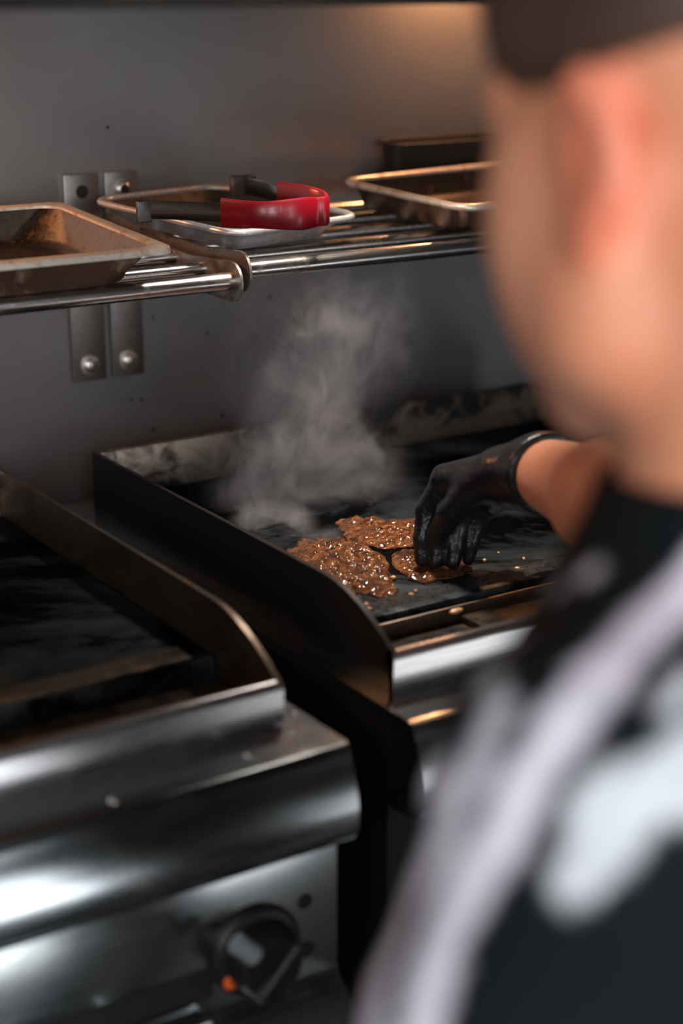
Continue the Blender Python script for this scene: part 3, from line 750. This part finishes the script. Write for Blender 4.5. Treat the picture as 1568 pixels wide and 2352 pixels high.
prel(obj('shirt', me, 'shirt_cloth', person, smooth=179))

# trousers and shoes (below the frame)
f = Field(axis((.56, 1.16, .009)), axis((.24, .70, .009)), axis((.03, .90, .009)))
f.ell(pelvis, (.155, .128, .14), .05)
for s in (-1, 1):
    hip = pelvis + (.075*s, 0, -.04); kn = np.array((FOOT.x+.10*s, FOOT.y+.06, .46)); an = np.array((FOOT.x+.11*s, FOOT.y, .09))
    f.cap(hip, kn, .088, .066, .04); f.cap(kn, an, .066, .055, .03)
me, _ = f.mesh('trousers'); prel(obj('trousers', me, 'trousers', person, smooth=179))
for s in (-1, 1):
    x, y = FOOT.x+.11*s, FOOT.y
    f = Field(axis((x-.09, x+.09, .006)), axis((y-.14, y+.26, .006)), axis((-.012, .16, .006)))
    f.cap((x, y-.04, .045), (x, y+.17, .04), .045, .044, .03); f.cap((x, y, .05), (x, y, .11), .045, .05, .03); f.plane((0, 0, .002), (0, 0, -1))
    me, _ = f.mesh('shoe'); prel(obj('shoe', me, 'shoe_black', person, smooth=179))

# gloved hands: palm, four fingers and a thumb of unequal length, knuckle bends
def glove(wr, el, knuckle, side, tips, thumb, name):
    pts = [wr, knuckle] + list(tips) + [thumb]; P_ = np.array(pts); lo_, hi_ = P_.min(0)-.06, P_.max(0)+.06
    lo_ = np.minimum(lo_, wr + (el-wr)*.12 - .05); hi_ = np.maximum(hi_, wr + (el-wr)*.12 + .05)
    f = Field(*[axis((lo_[i], hi_[i], .0026)) for i in range(3)])
    fw_ = (knuckle-wr); fw_ /= np.linalg.norm(fw_)
    ed = wr + (el-wr)*.06
    f.cap(ed, wr, .0395, .036, .012); f.cap(wr, wr + (knuckle-wr)*.3, .036, .032, .02)
    for q in (-.030, -.010, .010, .028):
        f.cap(wr + side*q*.5, knuckle + side*q, .024, .0145, .016)
    bendup = np.array((0, 0, .010))
    for q, tp, r in zip((-.031, -.010, .011, .030), tips, (.0098, .0103, .0100, .0088)):
        k0 = knuckle + side*q; mid = k0*.52 + tp*.48 + bendup + fw_*.012; m2 = k0*.22 + tp*.78 + bendup*.4 + fw_*.006
        f.cap(k0, mid, r+.002, r+.0005, .005); f.cap(mid, m2, r+.0005, r, .004); f.cap(m2, tp, r, r-.002, .004)
    tb = wr + (knuckle-wr)*.30 - side*.028; tm = tb*.45 + thumb*.55 - side*.010
    f.cap(tb, tm, .016, .0125, .014); f.cap(tm, thumb, .012, .0095, .005)
    # wrinkles bunched at the cuff
    n_ = (el-wr)/np.linalg.norm(el-wr); f.plane(ed, n_, .004)
    me, V = f.mesh(name, 2)
    return prel(obj(name, me, 'black_nitrile', person, smooth=179))
kn = np.array(atd(1085, 1120, 1.735)); sd = np.array((.62, -.52, -.28)); sd /= np.linalg.norm(sd)
tips = [np.array(atz(x, y, ZG+.014)) for x, y in ((968, 1285), (1000, 1290), (1040, 1292), (1075, 1285))]
glove(wrR, elR, kn, sd, tips, np.array(atz(985, 1268, ZG+.02)), 'glove')
kL = wrL + np.array((.01, .03, -.085)); sdL = np.array((-.2, .9, .2)); sdL /= np.linalg.norm(sdL)
glove(wrL, elL, kL, sdL, [kL + np.array((.01, .045, -.065)) + sdL*q for q in (-.03, -.01, .01, .03)], wrL + np.array((.035, -.01, -.10)), 'glove')

# ------------------------------------------------------------------ smoke rising from the meat
def smoke():
    c0 = Vector((1.055, 1.60, 1.131)); hx, hy, hz = .195, .155, .131
    b = nb(); box(b, -hx, hx, -hy, hy, -hz, hz)
    o = obj('smoke', b, None); o.location = c0
    m = bpy.data.materials.new('smoke'); m.use_nodes = True; t = m.node_tree; t.nodes.clear(); M['smoke'] = m; o.data.materials.append(m)
    X = N.__new__(N); X.m = m; X.t = t
    out = X.n('OutputMaterial'); pv = X.n('VolumePrincipled'); t.links.new(pv.outputs[0], out.inputs['Volume'])
    pv.inputs['Color'].default_value = (0.92, 0.87, 0.92, 1); pv.inputs['Anisotropy'].default_value = 0.1
    tc = X.n('TexCoord'); 
    # domain warp, then soft blobs along the rising plume
    wn = X.n('TexNoise'); wn.inputs['Scale'].default_value = 7.0; wn.inputs['Detail'].default_value = 2.0; X.l(tc.outputs['Object'], wn.inputs['Vector'])
    sub = X.n('VectorMath', operation='SUBTRACT'); X.l(wn.outputs['Color'], sub.inputs[0]); sub.inputs[1].default_value = (.5, .5, .5)
    sc_ = X.n('VectorMath', operation='SCALE'); X.l(sub.outputs[0], sc_.inputs[0]); sc_.inputs['Scale'].default_value = 0.09
    ad = X.n('VectorMath', operation='ADD'); X.l(tc.outputs['Object'], ad.inputs[0]); X.l(sc_.outputs[0], ad.inputs[1])
    total = None
    for px, py, Y, rad, amp, zs in ((640, 1195, 1.52, .065, .9, .6), (580, 1150, 1.60, .065, .7, .9), (640, 1060, 1.60, .070, .75, 1.2), (710, 960, 1.62, .08, .6, 1.2), (790, 1080, 1.58, .085, .3, 1.0), (700, 830, 1.66, .11, .5, 1.2), (820, 760, 1.68, .11, .3, 1.1), (730, 1220, 1.47, .035, .6, .5)):
        p = aty(px, py, Y) - c0
        s2 = X.n('VectorMath', operation='SUBTRACT'); X.l(ad.outputs[0], s2.inputs[0]); s2.inputs[1].default_value = p
        m2 = X.n('VectorMath', operation='MULTIPLY'); X.l(s2.outputs[0], m2.inputs[0]); m2.inputs[1].default_value = (1/rad, 1/rad, 1/(rad*zs))
        ln = X.n('VectorMath', operation='LENGTH'); X.l(m2.outputs[0], ln.inputs[0])
        mr = X.n('MapRange', interpolation_type='SMOOTHSTEP'); X.l(ln.outputs['Value'], mr.inputs[0])
        mr.inputs[1].default_value = 1.0; mr.inputs[2].default_value = 0.0; mr.inputs[3].default_value = 0.0; mr.inputs[4].default_value = amp
        total = mr.outputs[0] if total is None else X.math('ADD', total, mr.outputs[0])
    wv = X.n('Mapping'); wv.inputs['Scale'].default_value = (1, 1, .55); X.l(ad.outputs[0], wv.inputs['Vector'])
    fn = X.noise(wv.outputs[0], 20, 3, 0.55, 2.2)
    dens = X.math('MULTIPLY', total, X.ramp(fn, [(0.40, 0.03), (0.66, 1.0)]))
    X.l(X.math('MULTIPLY', dens, 36.0), pv.inputs['Density'])
    tag(o, 'thin grey smoke curling up from the frying meat', 'smoke', kind='stuff')
smoke()
